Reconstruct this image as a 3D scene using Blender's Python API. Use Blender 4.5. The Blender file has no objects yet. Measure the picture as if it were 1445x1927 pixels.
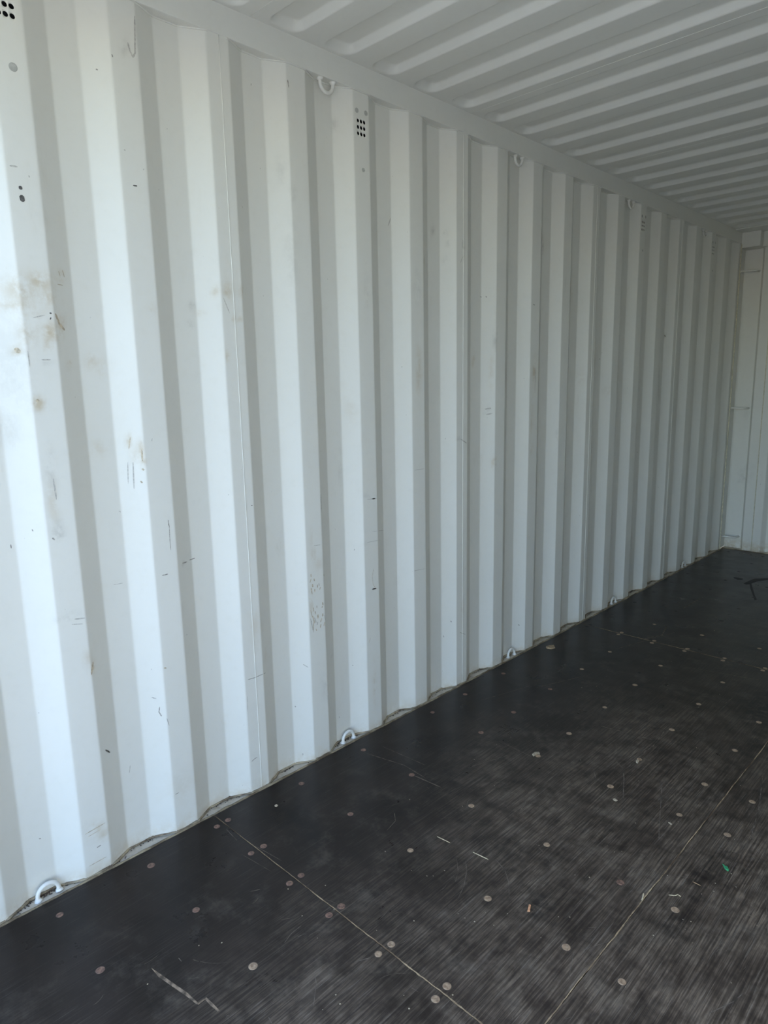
import bpy, math, random
import numpy as np
from mathutils import Matrix, Vector

rng = random.Random(7)
D = bpy.data
SC = bpy.context.scene
COL = SC.collection

# ------------------------------------------------------------------ camera
W_PX, H_PX, F_PX = 1445.0, 1927.0, 1278.42
CAM = np.array([1.7939, -1.5118, 1.3492])
ROT = np.array([[0.71573185, 0.69810082, -0.01957454],      # camera right
                [0.11495374, -0.14541077, -0.98267052],     # camera down
                [-0.68884944, 0.70107842, -0.18432442]])    # camera forward
cd = D.cameras.new('camera')
cam = D.objects.new('camera', cd)
COL.objects.link(cam)
cd.sensor_fit = 'HORIZONTAL'
cd.sensor_width = 36.0
cd.lens = F_PX / W_PX * 36.0
cd.clip_start = 0.02
cd.clip_end = 500
r_, d_, f_ = [Vector(v) for v in ROT]
m = Matrix((r_, -d_, -f_)).transposed().to_4x4()
m.translation = Vector(CAM)
cam.matrix_world = m
SC.camera = cam

# ------------------------------------------------------------------ world, sun, exposure
SUN_EL, SUN_AZ = 42.0, 229.0         # the sun comes in obliquely: it lights the yard and the doorway end of the right wall
wd = D.worlds.new('sky')
SC.world = wd
wd.use_nodes = True
wn, wl = wd.node_tree.nodes, wd.node_tree.links
wn.clear()
wo = wn.new('ShaderNodeOutputWorld')
wb = wn.new('ShaderNodeBackground')
ws = wn.new('ShaderNodeTexSky')
ws.sky_type = 'NISHITA'
ws.sun_disc = False
ws.sun_elevation = math.radians(SUN_EL)
ws.sun_rotation = math.radians(SUN_AZ)
ws.air_density = 1.0
ws.dust_density = 0.15
ws.ozone_density = 2.5
wm_ = wn.new('ShaderNodeMix')                   # hazy sky with thin white cloud all over
wm_.data_type = 'RGBA'
wm_.inputs[0].default_value = 0.0
wm_.inputs[7].default_value = (3.4, 3.35, 3.25, 1)
wl.new(ws.outputs[0], wm_.inputs[6])
wl.new(wm_.outputs[2], wb.inputs[0])
wb.inputs[1].default_value = 0.60
wl.new(wb.outputs[0], wo.inputs[0])
sd = D.lights.new('sun', 'SUN')
sd.energy = 7.2
sd.angle = math.radians(0.55)
sd.color = (1.0, 0.955, 0.88)
sun = D.objects.new('sun', sd)
COL.objects.link(sun)
a, e = math.radians(SUN_AZ), math.radians(SUN_EL)
sdir = Vector((math.sin(a) * math.cos(e), math.cos(a) * math.cos(e), math.sin(e)))
sun.rotation_euler = sdir.to_track_quat('Z', 'Y').to_euler()
sun.location = (2, 3, 8)
pd = D.lights.new('door_portal', 'AREA')       # sampling aid only: a portal gives off no light
pd.shape = 'RECTANGLE'
pd.size, pd.size_y = 2.5, 2.5
pd.cycles.is_portal = True
po = D.objects.new('door_portal', pd)
COL.objects.link(po)
po.location = (1.167, -1.80, 1.2)
po.rotation_euler = (math.radians(90), 0, 0)
SC.view_settings.view_transform = 'Standard'
SC.view_settings.look = 'None'
SC.view_settings.gamma = 1.0
SC.view_settings.use_curve_mapping = False
SC.view_settings.exposure = 0.70
SC.cycles.max_bounces = 14
SC.cycles.diffuse_bounces = 9
SC.cycles.glossy_bounces = 6

# ------------------------------------------------------------------ sizes (metres)
P = 0.278                                    # corrugation pitch
WC, WS, WT, DEP = 0.0736, 0.0651, 0.0742, 0.0348
H1 = 2.320                                   # underside of the top side rail
ZR = 2.400                                   # inside of the roof sheet
WID = 2.334
Y_DOOR, Y_END = -1.68, 4.235
DOOR_OPEN = (168.0, 168.0)                   # left and right leaf, degrees past a right angle


# ------------------------------------------------------------------ pixel -> place
def ray(u, v):
    return ROT.T @ np.array([(u - W_PX / 2) / F_PX, (v - H_PX / 2) / F_PX, 1.0])


def on_floor(u, v, z=0.0):
    d = ray(u, v)
    t = (z - CAM[2]) / d[2]
    return CAM + t * d


def wall_x(y):
    s = (y % P)
    if s < WS:
        return -DEP * s / WS
    if s < WS + WT:
        return -DEP
    if s < 2 * WS + WT:
        return -DEP * (1 - (s - WS - WT) / WS)
    return 0.0


def on_wall(u, v):
    d = ray(u, v)
    t = (0.01 - CAM[0]) / d[0]
    for i in range(400):
        p = CAM + t * d
        if p[0] <= wall_x(p[1]):
            break
        t += 0.0003 / abs(d[0])
    return p


# ------------------------------------------------------------------ materials
def new_mat(name):
    mt = D.materials.new(name)
    mt.use_nodes = True
    n, l = mt.node_tree.nodes, mt.node_tree.links
    b = n['Principled BSDF']
    return mt, n, l, b


def node(n, kind, **kw):
    x = n.new(kind)
    for k, v in kw.items():
        setattr(x, k, v)
    return x


def coords(n, l, scale=(1, 1, 1), rot=(0, 0, 0)):
    g = n.new('ShaderNodeNewGeometry')
    mp = n.new('ShaderNodeMapping')
    mp.inputs['Scale'].default_value = scale
    mp.inputs['Rotation'].default_value = rot
    l.new(g.outputs['Position'], mp.inputs['Vector'])
    return mp.outputs['Vector']


def noise(n, l, vec, scale, detail=3.0, rough=0.55, out='Fac'):
    t = n.new('ShaderNodeTexNoise')
    t.inputs['Scale'].default_value = scale
    t.inputs['Detail'].default_value = detail
    t.inputs['Roughness'].default_value = rough
    l.new(vec, t.inputs['Vector'])
    return t.outputs[out]


def ramp(n, l, fac, lo, hi, a=0.0, b=1.0):
    t = n.new('ShaderNodeMapRange')
    t.inputs['From Min'].default_value = lo
    t.inputs['From Max'].default_value = hi
    t.inputs['To Min'].default_value = a
    t.inputs['To Max'].default_value = b
    t.interpolation_type = 'SMOOTHSTEP'
    l.new(fac, t.inputs['Value'])
    return t.outputs[0]


def math_(n, l, op, a, b):
    t = n.new('ShaderNodeMath')
    t.operation = op
    for i, x in enumerate((a, b)):
        if isinstance(x, (int, float)):
            t.inputs[i].default_value = x
        else:
            l.new(x, t.inputs[i])
    return t.outputs[0]


def mix(n, l, fac, ca, cb):
    t = n.new('ShaderNodeMix')
    t.data_type = 'RGBA'
    for s, x in ((t.inputs[0], fac), (t.inputs[6], ca), (t.inputs[7], cb)):
        if isinstance(x, (int, float)):
            s.default_value = x
        elif isinstance(x, tuple):
            s.default_value = (*x, 1)
        else:
            l.new(x, s)
    return t.outputs[2]


def attr(n, name):
    t = n.new('ShaderNodeAttribute')
    t.attribute_name = name
    return t


def bump(n, l, b, h, strength, dist):
    t = n.new('ShaderNodeBump')
    t.inputs['Strength'].default_value = strength
    t.inputs['Distance'].default_value = dist
    l.new(h, t.inputs['Height'])
    l.new(t.outputs[0], b.inputs['Normal'])


PAINT = (0.742, 0.735, 0.690)


def paint_mat(name, col=PAINT, stains=False, rough=0.42):
    mt, n, l, b = new_mat(name)
    v = coords(n, l)
    big = noise(n, l, v, 1.7, 4)
    c = mix(n, l, ramp(n, l, big, 0.3, 0.75, 0, 0.30), col, (col[0] * .93, col[1] * .92, col[2] * .885))
    fine = noise(n, l, v, 35, 3)
    c = mix(n, l, ramp(n, l, fine, 0.45, 0.9, 0, 0.25), c, (col[0] * .88, col[1] * .87, col[2] * .83))
    if stains:
        at = attr(n, 'stain')
        sp = n.new('ShaderNodeSeparateColor')
        l.new(at.outputs['Color'], sp.inputs[0])
        br = noise(n, l, v, 22, 5, 0.65)
        st = math_(n, l, 'MULTIPLY', sp.outputs[0], ramp(n, l, br, 0.34, 0.62))
        c = mix(n, l, math_(n, l, 'MINIMUM', st, 0.85), c, (0.53, 0.445, 0.32))
        st = math_(n, l, 'MULTIPLY', sp.outputs[1], ramp(n, l, br, 0.36, 0.66))
        c = mix(n, l, math_(n, l, 'MINIMUM', st, 0.85), c, (0.42, 0.41, 0.375))
        # faint scattered rub marks, stronger in the working height
        v2 = coords(n, l, (1, 2.2, 0.7))
        rub = noise(n, l, v2, 3.6, 6, 0.7)
        st = math_(n, l, 'MULTIPLY', ramp(n, l, rub, 0.60, 0.80, 0, 0.30), sp.outputs[2])
        c = mix(n, l, st, c, (0.44, 0.40, 0.32))
        spk = noise(n, l, coords(n, l, (1, 1, 0.6)), 75, 2, 0.5)
        c = mix(n, l, ramp(n, l, spk, 0.775, 0.81, 0, 0.5), c, (0.20, 0.19, 0.17))
    l.new(c, b.inputs['Base Color'])
    b.inputs['Roughness'].default_value = rough
    b.inputs['Specular IOR Level'].default_value = 0.45
    bump(n, l, b, noise(n, l, v, 260, 2), 0.08, 0.0006)
    return mt


def plain(name, col, rough=0.6, var=0.25, scale=60, metal=0.0):
    mt, n, l, b = new_mat(name)
    v = coords(n, l)
    f = noise(n, l, v, scale, 4)
    c = mix(n, l, ramp(n, l, f, 0.3, 0.7), tuple(x * (1 - var) for x in col), tuple(min(1, x * (1 + var)) for x in col))
    l.new(c, b.inputs['Base Color'])
    b.inputs['Roughness'].default_value = rough
    b.inputs['Metallic'].default_value = metal
    return mt


def two_tone(name, ca, cb, scale, lo, hi, rough=0.8, stretch=(1, 1, 1)):
    mt, n, l, b = new_mat(name)
    v = coords(n, l, stretch)
    f = noise(n, l, v, scale, 5, 0.65)
    c = mix(n, l, ramp(n, l, f, lo, hi), ca, cb)
    f2 = noise(n, l, v, scale * 6, 3)
    c = mix(n, l, ramp(n, l, f2, 0.4, 0.8, 0, 0.4), c, tuple(x * .55 for x in ca))
    l.new(c, b.inputs['Base Color'])
    b.inputs['Roughness'].default_value = rough
    bump(n, l, b, f2, 0.3, 0.001)
    return mt


def floor_mat():
    mt, n, l, b = new_mat('phenolic_plywood')
    v = coords(n, l)
    wear = attr(n, 'wear')
    sp = n.new('ShaderNodeSeparateColor')
    l.new(wear.outputs['Color'], sp.inputs[0])
    film = mix(n, l, ramp(n, l, noise(n, l, v, 5, 4), 0.3, 0.7), (0.0150, 0.0105, 0.0086), (0.027, 0.0192, 0.0155))
    # veneer grain telegraphing through where feet and pallets have worn the film
    gr = noise(n, l, coords(n, l, (190, 6.5, 1)), 1.0, 4, 0.6)
    gr2 = noise(n, l, coords(n, l, (420, 16, 1), (0, 0, 0.03)), 1.0, 3, 0.6)
    g = math_(n, l, 'MULTIPLY', ramp(n, l, gr, 0.38, 0.66), ramp(n, l, gr2, 0.30, 0.75, 0.35, 1.0))
    patch = ramp(n, l, noise(n, l, v, 4.5, 5, 0.65), 0.28, 0.68, 0.30, 1.0)
    patch2 = ramp(n, l, noise(n, l, v, 17, 4, 0.6), 0.28, 0.62, 0.30, 1.0)
    wm = math_(n, l, 'MULTIPLY', math_(n, l, 'MULTIPLY', sp.outputs[0], patch), patch2)
    worn = math_(n, l, 'MULTIPLY', math_(n, l, 'ADD', math_(n, l, 'MULTIPLY', g, 0.9), 0.22), wm)
    c = mix(n, l, math_(n, l, 'MINIMUM', worn, 1.0), film, (0.29, 0.220, 0.158))
    # fine criss-cross scratches
    for k, (rz, sc, lo) in enumerate(((0.35, (230, 7, 1), 0.66), (-0.5, (200, 6, 1), 0.68), (1.2, (210, 8, 1), 0.69), (0.02, (260, 4, 1), 0.64), (-1.0, (150, 5, 1), 0.69))):
        s = ramp(n, l, noise(n, l, coords(n, l, sc, (0, 0, rz)), 1.0, 2, 0.5), lo, lo + 0.05, 0, 0.55)
        s = math_(n, l, 'MULTIPLY', s, math_(n, l, 'ADD', math_(n, l, 'MULTIPLY', wm, 0.9), 0.09))
        c = mix(n, l, s, c, (0.28, 0.235, 0.19))
    # dusty haze and black smears
    dust = math_(n, l, 'MULTIPLY', ramp(n, l, noise(n, l, v, 9, 6, 0.7), 0.50, 0.78, 0, 0.42), sp.outputs[1])
    c = mix(n, l, dust, c, (0.17, 0.14, 0.108))
    sm = math_(n, l, 'MULTIPLY', sp.outputs[2], ramp(n, l, noise(n, l, v, 26, 5, 0.6), 0.35, 0.55))
    c = mix(n, l, math_(n, l, 'MINIMUM', sm, 0.9), c, (0.006, 0.0055, 0.006))
    l.new(c, b.inputs['Base Color'])
    rg = ramp(n, l, worn, 0.0, 0.9, 0.29, 0.56)
    rg = math_(n, l, 'ADD', rg, math_(n, l, 'MULTIPLY', dust, 0.12))
    rg = math_(n, l, 'ADD', rg, ramp(n, l, noise(n, l, v, 6, 5, 0.6), 0.25, 0.75, -0.03, 0.07))
    l.new(rg, b.inputs['Roughness'])
    b.inputs['Specular IOR Level'].default_value = 0.19
    bump(n, l, b, math_(n, l, 'MULTIPLY', g, wm), 0.25, 0.0008)
    return mt


M = {
    'wall': paint_mat('wall_paint', stains=True),
    'paint': paint_mat('rail_paint'),
    'ring': paint_mat('ring_paint', (0.78, 0.77, 0.73), rough=0.35),
    'floor': floor_mat(),
    'ply_edge': two_tone('raw_plywood_edge', (0.06, 0.042, 0.03), (0.34, 0.24, 0.14), 6, 0.35, 0.7),
    'filler': two_tone('joint_wood_fibre', (0.13, 0.08, 0.045), (0.60, 0.44, 0.26), 6, 0.36, 0.66),
    'sealant': two_tone('dirty_sealant', (0.42, 0.35, 0.24), (0.10, 0.07, 0.045), 16, 0.38, 0.66),
    'ledge': two_tone('dusty_ledge', (0.60, 0.53, 0.43), (0.34, 0.27, 0.19), 14, 0.50, 0.75),
    'strip': two_tone('floor_edge_mastic', (0.36, 0.29, 0.185), (0.12, 0.085, 0.05), 8, 0.36, 0.60, stretch=(1, 1.2, 1)),
    'bead': plain('seal_bead', (0.62, 0.58, 0.45), 0.6, 0.15),
    'grime': plain('dirt_crumbs', (0.075, 0.055, 0.04), 0.95, 0.6, 200),
    'hole': plain('vent_inside_shade', (0.012, 0.012, 0.015), 0.9, 0.2),  # near-black colour stands in for the shade behind the vent holes
    'plug': plain('dull_grey_plug', (0.42, 0.42, 0.395), 0.6, 0.12, 90),
    'scuff_dark': plain('black_scuff', (0.10, 0.095, 0.09), 0.8, 0.4, 180),
    'scuff': plain('dark_scuff', (0.34, 0.325, 0.295), 0.8, 0.5, 180),
    'scuff_pale': plain('pale_scuff', (0.50, 0.485, 0.45), 0.8, 0.2, 180),
    'scuff_tan': plain('tan_scuff', (0.50, 0.43, 0.325), 0.8, 0.3, 150),
    'scratch': plain('floor_scratch', (0.135, 0.108, 0.082), 0.8, 0.6, 45),
    'gouge': plain('bare_wood_gouge', (0.21, 0.15, 0.098), 0.85, 0.7, 60),
    'smear': plain('black_smear', (0.016, 0.012, 0.011), 0.7, 0.3, 60),
    'screw_tan': two_tone('worn_screw', (0.45, 0.315, 0.20), (0.25, 0.16, 0.10), 130, 0.38, 0.65, 0.55),
    'screw_rust': two_tone('rusty_screw', (0.27, 0.15, 0.10), (0.11, 0.062, 0.045), 130, 0.38, 0.65, 0.6),
    'screw_tan_low': two_tone('worn_screw_recess', (0.17, 0.125, 0.09), (0.10, 0.07, 0.05), 90, 0.35, 0.65, 0.6),
    'screw_rust_low': two_tone('rusty_screw_recess', (0.10, 0.06, 0.045), (0.05, 0.03, 0.024), 90, 0.35, 0.65, 0.6),
    'screw_dark_low': plain('dirty_screw_recess', (0.018, 0.014, 0.013)),
    'screw_dark': two_tone('dirty_screw', (0.035, 0.029, 0.026), (0.02, 0.016, 0.015), 90, 0.35, 0.65, 0.6),
    'straw': plain('straw', (0.66, 0.55, 0.36), 0.8, 0.2, 150),
    'wood': plain('orange_wood', (0.60, 0.30, 0.15), 0.8, 0.2, 150),
    'splinter': plain('brown_splinter', (0.40, 0.27, 0.15), 0.85, 0.25, 150),
    'green': plain('green_plastic', (0.03, 0.27, 0.11), 0.45, 0.15, 90),
    'leaf': plain('dry_leaf', (0.33, 0.235, 0.14), 0.85, 0.25, 120),
    'husk': plain('pale_husk', (0.42, 0.34, 0.24), 0.8, 0.2, 120),
    'yard': two_tone('concrete_yard', (0.25, 0.232, 0.20), (0.19, 0.178, 0.15), 2, 0.35, 0.65, 0.9),
    'outer': paint_mat('outer_paint', (0.5, 0.5, 0.48)),
}


# ------------------------------------------------------------------ object helpers
def mesh_obj(name, verts, faces, mat, parent=None, smooth=False, mats=None, fm=None):
    me = D.meshes.new(name)
    me.from_pydata([tuple(map(float, p)) for p in verts], [], faces)
    for x in (mats or [mat]):
        me.materials.append(M[x])
    if fm:
        me.polygons.foreach_set('material_index', fm)
    if smooth:
        me.polygons.foreach_set('use_smooth', [True] * len(me.polygons))
    me.update()
    o = D.objects.new(name, me)
    COL.objects.link(o)
    if parent:
        o.parent = parent
    return o


def empty(name, loc=(0, 0, 0)):
    o = D.objects.new(name, None)
    COL.objects.link(o)
    o.location = loc
    o.empty_display_size = 0.1
    return o


def struct(o, label=None):
    o['kind'] = 'structure'
    if label:
        o['label'] = label
    return o


def tag(o, label, cat, group=None):
    o['label'] = label
    o['category'] = cat
    if group:
        o['group'] = group
    return o


def box_vf(x0, x1, y0, y1, z0, z1):
    v = [(x0, y0, z0), (x1, y0, z0), (x1, y1, z0), (x0, y1, z0), (x0, y0, z1), (x1, y0, z1), (x1, y1, z1), (x0, y1, z1)]
    f = [(0, 3, 2, 1), (4, 5, 6, 7), (0, 1, 5, 4), (1, 2, 6, 5), (2, 3, 7, 6), (3, 0, 4, 7)]
    return v, f


def box(name, x0, x1, y0, y1, z0, z1, mat, parent=None, bev=0.0):
    v, f = box_vf(x0, x1, y0, y1, z0, z1)
    o = mesh_obj(name, v, f, mat, parent)
    if bev:
        b = o.modifiers.new('bevel', 'BEVEL')
        b.width = bev
        b.segments = 3
        b.limit_method = 'ANGLE'
        o.data.polygons.foreach_set('use_smooth', [True] * 6)
        w = o.modifiers.new('wn', 'WEIGHTED_NORMAL')
        w.keep_sharp = False
    return o


def tube_vf(path, rad, seg=10, cap=True, base=0):
    """path: list of points, rad: number or list"""
    pts = [Vector(p) for p in path]
    n = len(pts)
    rad = rad if isinstance(rad, (list, tuple)) else [rad] * n
    v, f = [], []
    ref = None
    for i, p in enumerate(pts):
        t = (pts[min(i + 1, n - 1)] - pts[max(i - 1, 0)]).normalized()
        if ref is None:
            ref = t.cross(Vector((0.31, 0.22, 0.93)))
            if ref.length < 1e-3:
                ref = t.cross(Vector((1, 0, 0)))
            ref.normalize()
        ref = (ref - t * ref.dot(t)).normalized()
        b = t.cross(ref)
        for s in range(seg):
            an = 2 * math.pi * s / seg
            v.append(p + (ref * math.cos(an) + b * math.sin(an)) * rad[i])
    for i in range(n - 1):
        for s in range(seg):
            a0, a1 = i * seg + s, i * seg + (s + 1) % seg
            f.append((base + a0, base + a1, base + a1 + seg, base + a0 + seg))
    if cap:
        f.append(tuple(base + s for s in range(seg - 1, -1, -1)))
        f.append(tuple(base + (n - 1) * seg + s for s in range(seg)))
    return v, f


def tube(name, path, rad, mat, parent=None, seg=10, smooth=True):
    v, f = tube_vf(path, rad, seg)
    return mesh_obj(name, v, f, mat, parent, smooth)


# ------------------------------------------------------------------ left wall: corrugated sheets
def facet_cols(ya, yb, fine):
    """Y stations with rounded bends, between ya and yb"""
    ys = []
    k = math.floor(ya / P) - 1
    while k * P < yb + P:
        o = k * P
        br = [o, o + WS, o + WS + WT, o + 2 * WS + WT]
        wd_ = [WS, WT, WS, WC]
        for j, (s, w) in enumerate(zip(br, wd_)):
            ys += [s - 0.003, s, s + 0.003]
            nn = fine if fine else 1
            for i in range(nn):
                ys.append(s + 0.006 + (w - 0.012) * (i / (nn - 1) if nn > 1 else 0.5))
        k += 1
    ys = sorted(set(round(y, 5) for y in ys if ya < y < yb))
    return [ya] + ys + [yb]


def rounded_x(y):
    h = 0.0022                                  # slight bend radius
    return (wall_x(y - h) + 2 * wall_x(y) + wall_x(y + h)) / 4


# stain marks: (u, v, half-width m, half-height m, strength, channel)  channel 0 tan stain, 1 grey scuff
STAIN_PX = [
    (40, 545, .035, .030, .8, 0), (75, 530, .030, .020, .9, 0), (90, 560, .018, .018, .8, 0), (30, 575, .040, .015, .7, 0),
    (95, 625, .018, .022, 1.0, 0), (52, 625, .02, .03, .7, 0), (90, 650, .009, .009, 1.0, 0), (72, 760, .012, .014, 1.3, 0),
    (32, 660, .012, .008, 1.0, 0), (45, 575, .05, .05, .35, 0), (20, 700, .05, .10, .25, 1), (10, 800, .03, .05, .25, 1),
    (80, 685, .02, .006, .5, 1), (116, 615, .012, .020, .9, 0), (132, 685, .010, .011, .7, 0), (172, 680, .014, .018, .55, 0),
    (115, 520, .010, .012, .7, 0), (190, 690, .02, .02, .35, 0),
    (242, 830, .006, .014, .8, 0), (265, 842, .007, .018, 1.0, 0), (270, 870, .007, .010, .9, 0), (255, 860, .012, .03, .45, 0),
    (185, 845, .02, .02, .35, 0), (110, 1000, .014, .022, .9, 1), (95, 880, .012, .05, .45, 1), (100, 950, .012, .05, .45, 0),
    (130, 1160, .022, .008, .7, 1), (110, 1165, .010, .008, .5, 1), (175, 1255, .008, .018, .9, 0), (165, 1240, .01, .02, .5, 0),
    (428, 548, .016, .020, .8, 0), (405, 548, .010, .012, .7, 0), (455, 550, .010, .014, .6, 0), (362, 575, .010, .010, .9, 1),
    (358, 610, .010, .008, .8, 1), (375, 590, .012, .008, .5, 0), (440, 600, .006, .010, .6, 0), (452, 600, .008, .006, .6, 0),
    (428, 670, .006, .012, .9, 0), (290, 580, .012, .012, .4, 0), (552, 365, .012, .018, .5, 1), (530, 320, .016, .04, .3, 1),
    (548, 480, .02, .10, .25, 1), (235, 90, .01, .02, .5, 1), (628, 235, .01, .016, .5, 1),
    (815, 435, .012, .022, .6, 1), (838, 437, .010, .012, .8, 1), (842, 458, .008, .008, .7, 1), (838, 490, .008, .012, .5, 1),
    (872, 470, .008, .05, .5, 1), (798, 480, .006, .05, .8, 0), (788, 700, .015, .08, .55, 0), (785, 540, .02, .06, .3, 1),
    (890, 680, .012, .016, .7, 0), (932, 640, .008, .05, .6, 1), (930, 872, .010, .020, 1.0, 0), (918, 770, .016, .010, .5, 1),
    (925, 700, .012, .07, .35, 0), (1005, 700, .012, .05, .8, 0), (1000, 780, .012, .08, .55, 0), (1021, 465, .008, .04, .7, 1),
    (1000, 840, .008, .03, .9, 0), (1093, 710, .02, .03, .45, 0), (1145, 735, .02, .02, .4, 0), (1250, 632, .008, .012, .7, 1),
    (1062, 535, .008, .04, .4, 1), (865, 825, .02, .006, .6, 1), (1048, 820, .008, .05, .5, 1),
    (585, 1135, .006, .06, .7, 0), (590, 1045, .006, .02, .9, 0), (585, 1025, .004, .05, .7, 0), (600, 1060, .02, .02, .35, 0),
    (180, 1560, .020, .020, .6, 0), (195, 1570, .015, .015, .7, 0), (180, 1640, .03, .02, .5, 0), (340, 1480, .05, .05, .2, 0),
    (625, 1235, .010, .008, .6, 1), (613, 1290, .02, .05, .3, 1), (1180, 1030, .01, .02, .4, 1), (870, 1150, .008, .04, .5, 0),
    (705, 1290, .008, .08, .5, 0), (695, 1020, .03, .004, .5, 1), (695, 930, .03, .006, .5, 1),
    (690, 560, .012, .06, .3, 1), (660, 770, .02, .05, .2, 0), (500, 1230, .01, .02, .4, 0), (640, 880, .01, .06, .3, 1),
    (345, 1060, .006, .006, .6, 1), (480, 1180, .02, .06, .3, 0), (965, 1180, .01, .02, .3, 1),
]
STAINS = []
for (u, v, ry, rz, s, ch) in STAIN_PX:
    p = on_wall(u, v)
    STAINS.append((p[1], p[2], ry, rz, s, ch))


def stain_colors(V):
    y, z = V[:, 1], V[:, 2]
    c = np.zeros((len(V), 4), np.float32)
    c[:, 3] = 1
    for (py, pz, ry, rz, s, ch) in STAINS:
        d2 = ((y - py) / ry) ** 2 + ((z - pz) / rz) ** 2
        mk = d2 < 6
        c[mk, ch] = np.maximum(c[mk, ch], s * np.exp(-d2[mk] * 0.9))
    # splash line of dirt just above the floor, general rubbing at shoulder height
    c[:, 0] = np.maximum(c[:, 0], 0.75 * np.exp(-np.maximum(z, 0) / 0.022))
    c[:, 2] = 0.35 + 0.65 * np.exp(-((z - 1.2) / 0.55) ** 2)
    return c


VENT_K = (-4, 0, 8, 12)
VH_Y = (-0.0145, 0.0, 0.0145)
VH_Z = (2.187, 2.207, 2.227)
VR = 0.0060


def vent_patch(yc, y0, y1, z0, z1, verts, faces, idx):
    """flat patch of the crest with 3x3 round holes cut in it; outer border matches the grid lines given"""
    hs = 0.00725
    yb = [y0] + [yc + d + s for d in VH_Y for s in (-hs, hs)] + [y1]
    yb = sorted(set(round(q, 6) for q in yb))
    zb = [z0] + [q + s for q in VH_Z for s in (-0.0100, 0.0100)] + [z1]
    zb = sorted(set(round(q, 6) for q in zb))
    for i in range(len(yb) - 1):
        for j in range(len(zb) - 1):
            a_, b_, c_, d_2 = yb[i], yb[i + 1], zb[j], zb[j + 1]
            my, mz = (a_ + b_) / 2, (c_ + d_2) / 2
            hole = any(abs(my - (yc + q)) < 1e-4 for q in VH_Y) and any(abs(mz - q) < 1e-4 for q in VH_Z)
            base = len(verts)
            if not hole:
                verts += [(0, a_, c_), (0, b_, c_), (0, b_, d_2), (0, a_, d_2)]
                faces.append((base, base + 1, base + 2, base + 3))
            else:
                N = 16
                for s in range(N):
                    an = 2 * math.pi * s / N
                    cy_, cz_ = math.cos(an), math.sin(an)
                    k = 1 / max(abs(cy_), abs(cz_))
                    verts.append((0, my + cy_ * k * (b_ - a_) / 2, mz + cz_ * k * (d_2 - c_) / 2))
                for dx in (0, -0.002):
                    for s in range(N):
                        an = 2 * math.pi * s / N
                        verts.append((dx, my + VR * math.cos(an), mz + VR * math.sin(an)))
                for s in range(N):
                    t = (s + 1) % N
                    faces.append((base + s, base + t, base + N + t, base + N + s))
                    faces.append((base + N + s, base + N + t, base + 2 * N + t, base + 2 * N + s))


wall_left = struct(empty('wall_left'), 'light grey corrugated steel side wall with round vent holes')
SEAM_OFF = -0.0736 * 0.42
SEAMS = [k * P + SEAM_OFF for k in (-5, -1, 3, 7, 11)]
edges = [Y_DOOR] + SEAMS + [4.135]
for i in range(len(edges) - 1):
    ya, yb = edges[i], edges[i + 1]
    fine = 7 if yb < 1.2 else (5 if yb < 2.2 else 3)
    ys = facet_cols(ya, yb, fine)
    dz = 0.012 if yb < 1.2 else 0.02
    zs = list(np.linspace(-0.004, H1 + 0.01, int(H1 / dz)))
    vents = [k * P + P - WC / 2 for k in VENT_K if ya < k * P + P - WC / 2 < yb]
    zs = sorted(set(zs))
    zlo = max(z for z in zs if z < 2.17)
    zhi = min(z for z in zs if z > 2.245)
    xs = [rounded_x(y) for y in ys]
    V = [(xs[a_], ys[a_], z) for a_ in range(len(ys)) for z in zs]
    nz = len(zs)
    Fq = []
    holes = []
    for vc in vents:
        la = max(y for y in ys if y < vc - 0.022)
        lb = min(y for y in ys if y > vc + 0.022)
        holes.append((vc, la, lb))
    for a_ in range(len(ys) - 1):
        mid = (ys[a_] + ys[a_ + 1]) / 2
        for b_ in range(nz - 1):
            zm = (zs[b_] + zs[b_ + 1]) / 2
            if zlo < zm < zhi and any(la < mid < lb for _, la, lb in holes):
                continue
            q = a_ * nz + b_
            Fq.append((q, q + nz, q + nz + 1, q + 1))
    for vc, la, lb in holes:
        vent_patch(vc, la, lb, zlo, zhi, V, Fq, None)
    sheet = mesh_obj('wall_sheet', V, Fq, 'wall', wall_left, True)
    ca = sheet.data.color_attributes.new('stain', 'FLOAT_COLOR', 'POINT')
    ca.data.foreach_set('color', stain_colors(np.array(V, np.float32)).ravel())
    for vc, la, lb in holes:
        v, f = box_vf(-0.034, -0.0022, vc - 0.034, vc + 0.034, 2.16, 2.26)
        f = [q[::-1] for j, q in enumerate(f) if j != 3]
        mesh_obj('vent_box', v, f, 'hole', sheet)

for s in SEAMS[1:]:
    path = [(0.0004 + 0.0004 * rng.random(), s + 0.0006 * (rng.random() - .5), z) for z in np.linspace(0.002, H1, 60)]
    tube('weld_seam', path, 0.0009, 'wall', wall_left, 6)


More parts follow.
